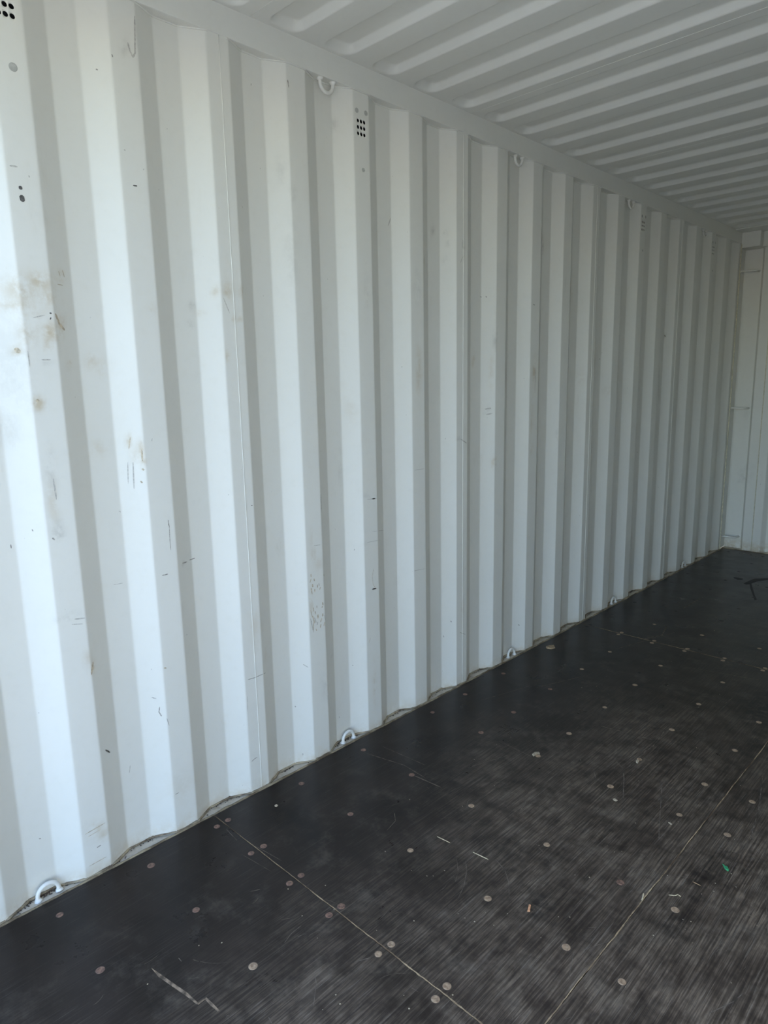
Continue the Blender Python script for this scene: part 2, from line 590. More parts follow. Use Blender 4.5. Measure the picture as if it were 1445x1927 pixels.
# dark scratches and scuffs on the paint: thin raised ribbons following the sheet
def ribbon(pts, w, wall=True):
    """pts list of 3D points, ribbon half width w at each -> verts, faces"""
    v, f = [], []
    n = len(pts)
    for i, p in enumerate(pts):
        a_ = np.array(pts[max(i - 1, 0)])
        b_ = np.array(pts[min(i + 1, n - 1)])
        t = b_ - a_
        if wall:
            nn = np.array([-t[2], t[1]])
            nn = nn / (np.linalg.norm(nn) + 1e-9)
            off = np.array([0, nn[0], nn[1]])
        else:
            nn = np.array([-t[1], t[0]])
            nn = nn / (np.linalg.norm(nn) + 1e-9)
            off = np.array([nn[0], nn[1], 0])
        ww = w * (0.35 if i in (0, n - 1) else 1.0)
        for sg in (-1, 1):
            q = np.array(p, float) + off * ww * sg
            if wall:
                q[0] = rounded_x(q[1]) + 0.0005
            else:
                q[2] = 0.0005
            v.append(tuple(q))
    for i in range(n - 1):
        f.append((2 * i, 2 * i + 1, 2 * i + 3, 2 * i + 2))
    return v, f


def wall_line(px, n=8):
    """polyline in pixels -> densified points on the sheet"""
    out = []
    for (u0, v0), (u1, v1) in zip(px[:-1], px[1:]):
        for i in range(n):
            t = i / n
            out.append(on_wall(u0 + (u1 - u0) * t, v0 + (v1 - v0) * t))
    out.append(on_wall(*px[-1]))
    return out


SCUFFS = {
    'scuff_dark': [([(38, 350), (39, 357)], .004), ([(40, 367), (43, 380)], .0055), ([(93, 589), (97, 590)], .002), ([(94, 599), (96, 600)], .003),
                   ([(250, 349), (258, 350)], .0018), ([(700, 939), (706, 938)], .0018), ([(700, 1109), (708, 1107)], .0022), ([(198, 1411), (207, 1416)], .002)],
    'scuff': [
        ([(210, 102), (212, 108)], .0015), ([(180, 130), (184, 132)], .0015),
        ([(541, 150), (543, 165)], .0018), ([(233, 282), (236, 283)], .0012), ([(54, 330), (55, 334)], .001),
        ([(305, 1083), (316, 1080)], .0016), ([(343, 1060), (352, 1057)], .0018), ([(356, 1054), (367, 1050)], .0014),
        ([(318, 985), (319, 1010), (321, 1035)], .0008), ([(472, 951), (475, 951)], .0018), ([(316, 978), (317, 990)], .0012),
        ([(466, 1279), (480, 1275), (484, 1273), (500, 1266)], .0012), ([(473, 1433), (480, 1427), (484, 1425)], .0012),
        ([(700, 939), (706, 938)], .0018), ([(603, 929), (605, 965)], .0012), ([(700, 1109), (708, 1107)], .0022),
        ([(20, 1024), (21, 1032)], .0012), ([(98, 1012), (103, 1016)], .002), ([(60, 996), (62, 1000)], .001),
        ([(198, 1411), (207, 1416)], .0022), ([(300, 1330), (299, 1340), (304, 1348)], .0013), ([(314, 1352), (318, 1365)], .001),
        ([(182, 1595), (190, 1590)], .0016), ([(73, 1578), (77, 1578)], .0016), ([(330, 1495), (336, 1491)], .0013),
        ([(904, 557), (905, 560)], .002), ([(914, 557), (915, 560)], .002), ([(1003, 573), (1006, 574)], .002),
        ([(1128, 675), (1129, 676)], .003), ([(1250, 630), (1252, 634)], .004), ([(663, 1251), (664, 1253)], .0015),
        ([(555, 1328), (556, 1331)], .0016), ([(848, 1168), (849, 1171)], .002), ([(834, 1196), (835, 1199)], .0015),
        ([(865, 1190), (876, 1194)], .001), ([(975, 1175), (977, 1177)], .0018), ([(1198, 850), (1199, 852)], .002),
        ([(1008, 690), (1006, 740)], .0008), ([(1240, 690), (1239, 760)], .0008),
    ],
    'scuff_pale': [
        ([(213, 1100), (222, 1099), (231, 1097)], .0008), ([(250, 870), (252, 920)], .0015), ([(240, 870), (241, 910)], .001),
        ([(100, 900), (106, 940)], .002), ([(240, 80), (244, 95), (250, 108), (254, 100), (253, 30)], .0022),
        ([(18, 312), (33, 314)], .002), ([(285, 1312), (294, 1315)], .0016), ([(140, 1165), (160, 1163)], .002),
        ([(135, 1175), (156, 1174)], .0012), ([(700, 1000), (722, 998)], .0008), ([(690, 940), (704, 938)], .0008),
        ([(690, 1021), (715, 1016)], .0008), ([(866, 826), (878, 834)], .0025), ([(872, 480), (866, 495)], .0014),
        ([(870, 450), (871, 470)], .0014), ([(775, 1075), (800, 1070)], .001), ([(780, 885), (798, 882)], .001),
        ([(735, 410), (730, 425)], .002), ([(570, 1250), (580, 1256)], .0015), ([(420, 560), (432, 590)], .0012),
        ([(52, 660), (56, 690)], .0015), ([(62, 598), (84, 593)], .0012), ([(78, 677), (95, 677)], .0015),
        ([(912, 770), (924, 768)], .003), ([(915, 780), (926, 778)], .0025), ([(1018, 430), (1020, 480)], .0014),
        ([(245, 1440), (243, 1455)], .001), ([(465, 1310), (466, 1340)], .0008), ([(590, 1027), (603, 1025)], .0012),
    ],
    'scuff_tan': [
        ([(703, 1070), (700, 1085), (702, 1100), (706, 1106)], .0007), ([(697, 1200), (694, 1210)], .0008),
        ([(266, 845), (268, 868)], .0022), ([(245, 822), (242, 845)], .0012), ([(267, 882), (271, 885)], .0025),
        ([(264, 905), (268, 909)], .002), ([(308, 1257), (313, 1257)], .002), ([(175, 1245), (172, 1270)], .003),
        ([(160, 1570), (198, 1548)], .0012), ([(165, 1575), (190, 1560)], .0008), ([(168, 1630), (200, 1612)], .001),
        ([(110, 510), (113, 520)], .001), ([(117, 508), (121, 522)], .001), ([(108, 535), (118, 537)], .001),
        ([(28, 655), (37, 664)], .005), ([(68, 752), (73, 756)], .004), ([(104, 590), (112, 610), (122, 622)], .003),
    ],
}
# the flaking patch on the crest past the second ring pair: short tan flecks
for (u, v, l_, w_) in [(585, 1083, 6, .0022), (591, 1091, 5, .0022), (584, 1093, 8, .0014), (588, 1102, 6, .0028), (600, 1100, 5, .002),
                       (597, 1103, 6, .0018), (592, 1111, 6, .002), (586, 1112, 12, .0018), (609, 1082, 5, .0014), (602, 1107, 5, .0018),
                       (607, 1136, 6, .0024), (596, 1142, 5, .0016), (606, 1142, 4, .002), (590, 1147, 8, .0016), (593, 1153, 6, .0018),
                       (598, 1160, 8, .0028), (607, 1157, 6, .0022), (590, 1166, 14, .0020), (593, 1167, 10, .0022), (604, 1167, 8, .0020),
                       (587, 1177, 26, .0020), (590, 1178, 18, .0016), (597, 1173, 6, .0022), (603, 1178, 7, .0022), (610, 1174, 8, .0018),
                       (595, 1185, 4, .0018), (586, 1155, 14, .0014), (611, 1162, 10, .0012)]:
    dx = rng.uniform(-0.35, 0.35) * l_ * 0.5
    SCUFFS['scuff_tan' if rng.random() < .7 else 'scuff_pale'].append(([(u - dx, v - l_ / 2), (u + dx, v + l_ / 2)], w_))
sheets = [o for o in wall_left.children if o.name.startswith('wall_sheet')]
for mname, lst in SCUFFS.items():
    per = {}
    for px, w in lst:
        pts = wall_line(px, 5)
        yc = sum(p[1] for p in pts) / len(pts)
        i = max(0, min(len(edges) - 2, sum(1 for q in edges[1:-1] if q < yc)))
        v, f = ribbon(pts, w)
        vs, fs = per.setdefault(i, ([], []))
        b0 = len(vs)
        vs += v
        fs += [tuple(b0 + j for j in q) for q in f]
    for i, (vs, fs) in per.items():
        o = mesh_obj('scuff_marks', vs, fs, mname, sheets[i])
        o['kind'] = 'stuff'


def disc(name, c, r, h, mat, parent, axis='x', n=20, sy=1.0):
    v, f = [], []
    for (rr, hh) in ((r, -0.001), (r, h * .6), (r * .8, h)):
        for s in range(n):
            an = 2 * math.pi * s / n
            p, q = rr * math.cos(an) * sy, rr * math.sin(an)
            v.append((c[0] + hh, c[1] + p, c[2] + q) if axis == 'x' else (c[0] + p, c[1] + q, c[2] + hh))
    for k in range(2):
        for s in range(n):
            t = (s + 1) % n
            f.append((k * n + s, k * n + t, (k + 1) * n + t, (k + 1) * n + s))
    f.append(tuple(2 * n + s for s in range(n)))
    return mesh_obj(name, v, f, mat, parent)


def sheet_at(y):
    return sheets[max(0, min(len(edges) - 2, sum(1 for q in edges[1:-1] if q < y)))]


for k in VENT_K:
    vc = k * P + P - WC / 2
    if k == -4:
        disc('rivet_plug', (0.0, -0.867, 2.079), 0.0095, 0.001, 'plug', sheet_at(vc))
    else:
        disc('rivet_plug', (0.0, vc - 0.020, 2.257), 0.008, 0.001, 'plug', sheet_at(vc))
        disc('rivet_plug', (0.0, vc + 0.023, 2.258), 0.008, 0.001, 'plug', sheet_at(vc))
        disc('rivet_plug', (0.0, vc + 0.005, 2.075), 0.0075, 0.001, 'plug', sheet_at(vc), n=6)

# ------------------------------------------------------------------ right wall, same sheet mirrored
yr = facet_cols(Y_DOOR, 4.135, 1)
V = [(WID - rounded_x(y), y, z) for y in yr for z in (-0.004, 0.8, 1.6, H1 + 0.01)]
Fq = []
for a_ in range(len(yr) - 1):
    for b_ in range(3):
        q = a_ * 4 + b_
        Fq.append((q, q + 1, q + 5, q + 4))
wr = mesh_obj('wall_right', V, Fq, 'paint', None, True)
struct(wr, 'light grey corrugated steel side wall opposite the vented one')

# ------------------------------------------------------------------ far end wall
EP, EC, ESL, EDEP = 0.250, 0.132, 0.022, 0.045      # pitch, crest width, slope width, depth
wall_far = struct(empty('wall_far'), 'corrugated steel end wall closing the far end')


def end_y(x):
    if x < 0.113 or x > WID - 0.03:
        return EDEP
    s = (x - 0.135) % EP
    if s < EC:
        return 0.0
    if s < EC + ESL:
        return EDEP * (s - EC) / ESL
    if s < EP - ESL:
        return EDEP
    return EDEP * (1 - (s - EP + ESL) / ESL)


def end_sheet(x0, x1):
    xs = set([x0, x1])
    k = -2
    while k * EP < WID + 1:
        for q in (0, EC, EC + ESL, EP - ESL):
            for d in (-.002, .002):
                x = 0.135 + k * EP + q + d
                if x0 < x < x1:
                    xs.add(round(x, 5))
        k += 1
    xs = sorted(xs)
    zz = np.linspace(-0.004, 2.34, 24)
    V = [(x, Y_END + end_y(x), z) for x in xs for z in zz]
    F = []
    for a_ in range(len(xs) - 1):
        for b_ in range(len(zz) - 1):
            q = a_ * len(zz) + b_
            F.append((q, q + len(zz), q + len(zz) + 1, q + 1))
    o = mesh_obj('end_sheet', V, F, 'wall', wall_far, False)
    ca = o.data.color_attributes.new('stain', 'FLOAT_COLOR', 'POINT')
    c = np.zeros((len(V), 4), np.float32)
    vv = np.array(V)
    c[:, 2] = 1.0
    c[:, 0] = 0.8 * np.exp(-vv[:, 2] / 0.03)
    c[:, 1] = np.maximum(0.8 * np.exp(-((vv[:, 0] - .09) / .03) ** 2 - ((vv[:, 2] - 1.09) / .05) ** 2),
                         0.7 * np.exp(-((vv[:, 0] - .10) / .04) ** 2 - ((vv[:, 2] - .59) / .05) ** 2))
    ca.data.foreach_set('color', c.ravel())


end_sheet(-0.03, 0.205)
end_sheet(0.205, 1.245)
end_sheet(1.245, WID + 0.03)
for x in (0.205, 1.245):
    tube('seal_bead', [(x, Y_END - 0.0005 + 0.001 * rng.random(), z) for z in np.linspace(0.0, 2.3, 30)], 0.0032, 'bead', wall_far, 6)
# corner posts: folded plate from the side sheet to the end sheet
for nm, sx, x0 in (('trim_1', 1, 0.0), ('trim_2', -1, WID)):
    prof = [(0.002, 4.128), (0.002, 4.150), (-0.012, 4.175), (-0.012, Y_END + EDEP + 0.004), (-0.08, Y_END + EDEP + 0.004), (-0.08, 4.100)]
    V, F = [], []
    for z in (0.0, 2.36):
        V += [(x0 + sx * p[0], p[1], z) for p in prof]
    n_ = len(prof)
    for i in range(n_ - 1):
        F.append((i, i + 1, n_ + i + 1, n_ + i))
    o = struct(mesh_obj(nm, V, F, 'paint'), 'steel corner post at the far end')
    tube('seal_bead', [(x0 + sx * (0.003 + .0008 * rng.random()), 4.133, z) for z in np.linspace(0.0, 2.315, 40)], 0.0042, 'bead', o, 6)

# front header over the end wall
hd = struct(empty('trim_3'), 'folded steel header over the end wall')
box('header_beam', -0.02, WID + 0.02, 4.205, 4.33, 2.290, 2.47, 'paint', hd, 0.003)
box('corner_block', -0.02, 0.128, 4.135, 4.206, 2.288, 2.45, 'paint', hd, 0.003)
box('corner_block', WID - 0.128, WID + 0.02, 4.135, 4.206, 2.288, 2.45, 'paint', hd, 0.003)
box('end_light_seal', -0.085, WID + 0.085, 4.315, 4.34, -0.16, 2.49, 'outer', hd)  # unseen plate added behind the end sheets to stop sun leaking in
box('header_plate', 0.165, WID - 0.165, 4.190, 4.206, 2.300, 2.372, 'paint', hd, 0.003)

# ------------------------------------------------------------------ top and bottom side rails
for nm, xa, xb, sx in (('trim_4', -0.075, 0.0015, 1), ('trim_5', WID - 0.0015, WID + 0.075, -1)):
    o = struct(box(nm, xa, xb, Y_DOOR - 0.1, 4.30, H1, 2.402, 'paint', None, 0.0025),
               'square steel top side rail under the roof edge')
for nm, xa, xb in (('trim_6', -0.085, 0.006), ('trim_7', WID - 0.006, WID + 0.085)):
    o = struct(box(nm, xa, xb, Y_DOOR, 4.30, -0.14, -0.003, 'ledge'), 'dusty bottom side rail ledge beside the floor')
box_end = struct(box('trim_8', 0.0, WID, 4.196, 4.31, -0.14, -0.003, 'ledge'), 'dusty bottom end rail below the end wall')

# weld under the top rail following the sheet
ys = facet_cols(-1.4, 4.13, 2)
left_rail = D.objects['trim_4']
for i in range(len(edges) - 1):
    yy = [y for y in ys if edges[i] <= y <= edges[i + 1]]
    if len(yy) > 2:
        tube('weld_line', [(rounded_x(y) + 0.001, y, H1 - 0.001) for y in yy], 0.0028, 'wall' if False else 'paint', left_rail, 6)

# sealant along the wall foot, uneven and dirty
bottom = D.objects['trim_6']
yy = facet_cols(-1.4, 4.13, 4)
rad, path = [], []
for y in yy:
    path.append((rounded_x(y) + 0.0015 + rng.uniform(-.0008, .0012), y, 0.0008 + rng.uniform(-.001, .0018)))
    rad.append(0.0030 + rng.uniform(-.0008, .0022))
v, f = tube_vf(path, rad, 7)
mesh_obj('sealant_bead', v, f, 'sealant', bottom, True)
# mastic strip between ledge and plywood
path, rad = [], []
for y in np.arange(-1.6, 4.19, 0.022):
    path.append((0.0065 + rng.uniform(-.0010, .0010), y, -0.0015 + rng.uniform(-.0006, .0008)))
    rad.append(0.0044 + rng.uniform(-.0010, .0014))
v, f = tube_vf(path, rad, 8)
mesh_obj('mastic_strip', v, f, 'strip', bottom, True)
v, f = tube_vf([(x, 4.196 + rng.uniform(-.002, .002), -0.002) for x in np.arange(0.0, WID, 0.05)], 0.006, 8)
mesh_obj('mastic_strip', v, f, 'strip', box_end, True)


# dirt crumbs gathered in the recesses of the ledge
def lumps(name, centers, mat, parent, lo=.0012, hi=.0035):
    V, F = [], []
    for (cx, cy, cz) in centers:
        r = rng.uniform(lo, hi)
        b0 = len(V)
        q = [(1, 0, 0), (-1, 0, 0), (0, 1, 0), (0, -1, 0), (0, 0, 1), (0, 0, -.6)]
        for p in q:
            k = r * rng.uniform(.6, 1.3)
            V.append((cx + p[0] * k, cy + p[1] * k, cz + p[2] * k * .7))
        for a_, b_, c_ in ((0, 2, 4), (2, 1, 4), (1, 3, 4), (3, 0, 4), (2, 0, 5), (1, 2, 5), (3, 1, 5), (0, 3, 5)):
            F.append((b0 + a_, b0 + b_, b0 + c_))
    o = mesh_obj(name, V, F, mat, parent)
    o['kind'] = 'stuff'
    return o


cs = []
for k in range(-4, 15):
    n_ = {-4: 150, 0: 70, 4: 30}.get(k, 16)
    for i in range(n_):
        y = k * P + rng.gauss(0.10, 0.032)
        x0 = rounded_x(y)
        x = x0 + 0.003 + abs(rng.gauss(0, 0.006))
        if x < -0.003:
            cs.append((x, y, -0.002))
lumps('dirt_crumbs', cs, 'grime', bottom)

# ------------------------------------------------------------------ roof: stamped sheets, five ribs each
RP = 0.2106
RIB0 = 0.384                                   # far edge of one rib
RW, RSL, RD = 0.118, 0.0165, 0.023
ceiling = struct(empty('ceiling'), 'light grey steel roof with rows of stamped ribs')


def rib_h(x, yl):
    """height of the stamping; yl measured from the rib centre line"""
    L0, L1 = 0.012, WID - 0.012
    hx, hy = (L1 - L0) / 2, RW / 2
    cx = (L0 + L1) / 2
    r = 0.042
    qx, qy = abs(x - cx) - (hx - r), abs(yl) - (hy - r)
    if qx > 0 and qy > 0:
        s = math.hypot(qx, qy) - r
        w = max(qx / (qx + qy), 0)
    else:
        s = max(qx, qy) - r
        w = 1.0 if qx > qy else 0.0
    sl = RSL + 0.014 * w
    t = min(1, max(0, -s / sl))
    return RD * (t * t * (3 - 2 * t) * 0.45 + t * 0.55)


xa = [0.0, 0.006] + list(np.arange(0.012, 0.10, 0.0035)) + [0.12, 0.18]
xsR = xa + [WID * .25, WID * .5, WID * .75] + [WID - x for x in reversed(xa)]
nmin = math.floor((Y_DOOR - RIB0) / RP)
nmax = 17                                       # last rib in front of the header plate


def roof_sheet(ya, yb):
    ysR = {round(ya, 5), round(yb, 5)}
    for nn in range(nmin - 1, nmax + 1):
        c = RIB0 + nn * RP - RW / 2
        for sg in (-1, 1):
            for q in list(np.linspace(RW / 2 - 0.018, RW / 2 + 0.002, 9)) + [RW / 2 - 0.026, RW / 2 - 0.034, 0.012, RW / 2 + 0.008]:
                y = c + sg * q
                if ya < y < yb:
                    ysR.add(round(y, 5))
    ysR = sorted(ysR)
    V = []
    for y in ysR:
        nn = min(nmax, max(nmin - 1, round((y - RIB0 + RW / 2) / RP)))
        yl = y - (RIB0 + nn * RP - RW / 2)
        for x in xsR:
            V.append((x, y, ZR + rib_h(x, yl)))
    nx = len(xsR)
    F = []
    for a_ in range(len(ysR) - 1):
        for b_ in range(nx - 1):
            q = a_ * nx + b_
            F.append((q, q + nx, q + nx + 1, q + 1))
    return mesh_obj('roof_sheet', V, F, 'paint', ceiling, True)


RSEAM = [RIB0 + n_ * RP + 0.046 for n_ in (-8, -3, 2, 7, 12)]
RS = [Y_DOOR - 0.1] + RSEAM + [4.145]
for a_, b_ in zip(RS[:-1], RS[1:]):
    roof_sheet(a_, b_)
for s in RSEAM:
    tube('weld_seam', [(x, s + rng.uniform(-.0004, .0004), ZR + 0.0006) for x in np.linspace(0.0, WID, 40)], 0.0015, 'paint', ceiling, 6)
box('header_roof_plate', 0.0, WID, 3.985, 4.32, 2.394, 2.46, 'paint', ceiling)
# unseen cover added above the sheet to keep sunlight out
box('roof_light_seal', -0.08, WID + 0.08, Y_DOOR - 0.1, 4.36, 2.47, 2.49, 'outer', ceiling)

# ------------------------------------------------------------------ door frame (behind the camera)
fr = struct(empty('door_1'), 'open steel door frame at the loading end')
box('header', -0.09, WID + 0.09, Y_DOOR - 0.12, Y_DOOR - 0.02, 2.29, 2.52, 'outer', fr)
box('post', -0.09, 0.0, Y_DOOR - 0.12, Y_DOOR, -0.14, 2.30, 'outer', fr)
box('post', WID, WID + 0.09, Y_DOOR - 0.12, Y_DOOR, -0.14, 2.30, 'outer', fr)
box('sill', -0.09, WID + 0.09, Y_DOOR - 0.12, Y_DOOR - 0.002, -0.14, 0.0, 'outer', fr)

for sx, hx in ((-1, -0.13), (1, WID + 0.13)):          # the two door leaves, swung open
    lf = empty('door_leaf', (hx, Y_DOOR - 0.13, 0))
    lf.parent = fr
    lf.rotation_euler = (0, 0, math.radians(DOOR_OPEN[0 if sx < 0 else 1]) * sx)
    for i in range(5):
        v, f = box_vf(-0.022 + (0.006 if i % 2 else 0), 0.022 - (0.006 if i % 2 else 0), -1.16 + i * 0.232, -1.16 + (i + 1) * 0.232, -0.02, 2.32)
        mesh_obj('door_panel', v, f, 'paint', lf)

# ------------------------------------------------------------------ floor: plywood panels with countersunk screws
floor = struct(empty('floor'), 'dark brown film faced plywood floor worn to the grain in the middle')
G = 0.0012
PX = [(0.012, 1.1665 - G), (1.1665 + G, WID - 0.012)]
PY = [(Y_DOOR, -0.505 - G), (-0.505 + G, 1.865 - G), (1.865 + G, 4.192)]


def sstep(a_, b_, x):
    t = np.clip((x - a_) / (b_ - a_), 0, 1)
    return t * t * (3 - 2 * t)


SMEAR = [(0.452, 3.267, .05, .06, .5), (0.47, 3.55, .05, .12, .7), (0.52, 3.45, .04, .10, .7), (0.95, 2.35, .10, .30, .9), (0.85, 2.15, .10, .2, .7),
         (1.05, 2.0, .08, .15, .8), (1.07, 1.45, .07, .20, .9), (1.13, 1.15, .04, .25, .6), (0.70, 2.55, .10, .2, .5), (0.35, 2.35, .08, .2, .5),
         (0.975, -0.14, .04, .04, .9), (1.25, 0.05, .05, .12, .5), (1.30, -.30, .05, .2, .45), (0.78, -0.02, .08, .06, .5), (0.20, -0.35, .2, .05, .5),
         (1.25, .30, .04, .16, .6), (0.55, 3.0, .10, .3, .5)]


def wear_cols(V):
    x, y = V[:, 0], V[:, 1]
    c = np.zeros((len(V), 4), np.float32)
    c[:, 3] = 1
    w = 0.05 + 0.95 * sstep(0.28, 0.95, x + 0.10 * np.sin(y * 3.1) - 0.06 * np.sin(y * 7.3 + x * 5))
    w *= 1 - 0.78 * sstep(0.2, 1.9, y)
    w *= 1 + 0.25 * sstep(1.1, 1.3, x)
    c[:, 0] = np.clip(w, 0, 1.2)
    c[:, 1] = np.clip(0.15 + 0.85 * sstep(0.1, 0.5, x) * (1 - 0.6 * sstep(1.8, 3.5, y)), 0, 1)
    s = np.zeros(len(V))
    for (px, py, rx, ry, st) in SMEAR:
        s = np.maximum(s, st * np.exp(-((x - px) / rx) ** 2 - ((y - py) / ry) ** 2))
    c[:, 2] = s
    return c


panels = {}
for i, (x0, x1) in enumerate(PX):
    for j, (y0, y1) in enumerate(PY):
        ch = 0.0007
        gx = [x0, x0 + ch] + list(np.linspace(x0 + ch, x1 - ch, 42))[1:-1] + [x1 - ch, x1]
        gy = [y0, y0 + ch] + list(np.linspace(y0 + ch, y1 - ch, int((y1 - y0) / .028)))[1:-1] + [y1 - ch, y1]
        V = []
        nx, ny = len(gx), len(gy)
        for b_, y in enumerate(gy):
            for a_, x in enumerate(gx):
                edge = a_ in (0, nx - 1) or b_ in (0, ny - 1)
                V.append((x, y, -0.0014 if edge else 0.0))
        F, fm = [], []
        for b_ in range(ny - 1):
            for a_ in range(nx - 1):
                q = b_ * nx + a_
                F.append((q, q + 1, q + nx + 1, q + nx))
                fm.append(1 if (a_ in (0, nx - 2) or b_ in (0, ny - 2)) else 0)
        b0 = len(V)
        V += [(x0, y0, -0.028), (x1, y0, -0.028), (x1, y1, -0.028), (x0, y1, -0.028)]
        c4 = [0, nx - 1, ny * nx - 1, (ny - 1) * nx]
        F += [(b0 + 3, b0 + 2, b0 + 1, b0)]
        rim = [list(range(nx)), [k * nx + nx - 1 for k in range(ny)], [(ny - 1) * nx + k for k in range(nx - 1, -1, -1)],
               [k * nx for k in range(ny - 1, -1, -1)]]
        for s, rr in enumerate(rim):
            F.append(tuple(reversed(rr)) + (b0 + s, b0 + (s + 1) % 4))
        fm += [1] * 5
        o = mesh_obj('plywood_panel', V, F, None, floor, False, ['floor', 'ply_edge'], fm)
        ca = o.data.color_attributes.new('wear', 'FLOAT_COLOR', 'POINT')
        ca.data.foreach_set('color', wear_cols(np.array(V, np.float32)).ravel())
        panels[(i, j)] = o


def panel_at(x, y):
    return panels[(0 if x < 1.1665 else 1, 0 if y < -0.505 else (1 if y < 1.865 else 2))]


# ragged wood fibre showing in the joints
def joint(pts_fn, length, w0, w1, n, along):
    V, F = [], []
    for i in range(n):
        t = i / (n - 1)
        c = pts_fn(t)
        h = w0 + (w1 - w0) * t
        wl_, wr_ = h * rng.uniform(.35, 1.35), h * rng.uniform(.35, 1.35)
        z = 0.0006 + rng.uniform(0, .0004)
        if along == 'x':
            V += [(c[0], c[1] - wl_, z), (c[0], c[1] + wr_, z)]
        else:
            V += [(c[0] - wl_, c[1], z), (c[0] + wr_, c[1], z)]
        if i:
            q = 2 * i
            F.append((q - 2, q - 1, q + 1, q))
    return mesh_obj('joint_fibre', V, F, 'filler', floor)


joint(lambda t: (0.016 + 1.148 * t, -0.505 + 0.0006 * math.sin(t * 40), 0), 1.15, 0.0007, 0.0021, 150, 'x')
joint(lambda t: (1.172 + 1.148 * t, -0.505, 0), 1.15, 0.0018, 0.0009, 100, 'x')
joint(lambda t: (0.10 + 1.06 * t, 1.865 + 0.0008 * math.sin(t * 30), 0), 1.15, 0.0015, 0.0021, 90, 'x')
joint(lambda t: (1.1665 + 0.0008 * math.sin(t * 60) + .0005 * math.sin(t * 170), -1.66 + 3.5 * t, 0), 3.5, 0.0019, 0.0011, 300, 'y')

# screws
SX = [0.080, 0.328, 0.586, 0.865, 1.095]
SY = [-1.52, -1.265, -1.011, -0.757, -0.202, 0.094, 0.498, 0.722, 1.015, 1.302, 1.588]
SY2 = [2.122, 2.42, 2.70, 2.99, 3.27, 3.55, 3.83, 4.10]
SXJ = [0.067, 0.250, 0.432, 0.598, 0.780, 0.957]
spots = []
for x in SX:
    for y in SY:
        spots.append((x, y))
        spots.append((WID - x, y))
    for y in SY2:
        spots.append((x, y))
        spots.append((WID - x, y))
for x in SXJ:
    for y in (-0.528, -0.486, 1.844, 1.882):
        spots.append((x, y))
        spots.append((WID - x, y))
hm = {}


def screw_mesh(kind):
    R0 = 0.0100
    N = 18
    V, F, fm = [], [], []
    rings = [(R0 * 1.12, 0.0002), (R0, 0.0002), (R0 * .95, 0.0009), (R0 * .55, 0.0012)]
    for r, z in rings:
        for s in range(N):
            an = 2 * math.pi * s / N
            V.append((r * math.cos(an), r * math.sin(an), z))
    for k in range(3):
        for s in range(N):
            t = (s + 1) % N
            F.append((k * N + s, k * N + t, (k + 1) * N + t, (k + 1) * N + s))
            fm.append(1 if k == 0 else 0)
    # cross recess: star shaped dimple
    b0 = len(V)
    for s in range(N):
        an = 2 * math.pi * s / N
        r = R0 * (.50 if (s * 4 % N) < 5 else .18)
        V.append((r * math.cos(an), r * math.sin(an), 0.0007))
    for s in range(N):
        t = (s + 1) % N
        F.append((3 * N + s, 3 * N + t, b0 + t, b0 + s))
        fm.append(0)
    V.append((0, 0, 0.0003))
    for s in range(N):
        F.append((b0 + s, b0 + (s + 1) % N, len(V) - 1))
        fm.append(0)
    me = D.meshes.new('screw')
    me.from_pydata(V, [], F)
    me.materials.append(M[kind])
    me.materials.append(M[kind + '_low'])
    me.polygons.foreach_set('material_index', fm)
    me.update()
    return me


for kd in ('screw_tan', 'screw_rust', 'screw_dark'):
    hm[kd] = screw_mesh(kd)
for (x, y) in spots:
    kd = 'screw_tan'
    if y > 2.2:
        kd = 'screw_dark'
    elif x < 0.2 or (x < 0.4 and y < 1.2) or (x < 0.7 and -0.6 < y < -0.45) or (abs(x - 1.095) < .01 and abs(y - .094) < .01):
        kd = 'screw_rust'
    if x < 0.13 and y > 1.2:
        kd = 'screw_dark'
    o = D.objects.new('screw', hm[kd])
    COL.objects.link(o)
    o.parent = panel_at(x, y)
    o.location = (x + rng.uniform(-.002, .002), y + rng.uniform(-.002, .002), 0)
    o.rotation_euler = (0, 0, rng.uniform(0, 6))
    s = rng.uniform(.88, 1.06)
    o.scale = (s, s, 1)


# scratches on the film, traced from the photograph and lying on the panels
def floor_line(px, n=6):
    out = []
    for (u0, v0), (u1, v1) in zip(px[:-1], px[1:]):
        for i in range(n):
            t = i / n
            out.append(on_floor(u0 + (u1 - u0) * t, v0 + (v1 - v0) * t))
    out.append(on_floor(*px[-1]))
    return out


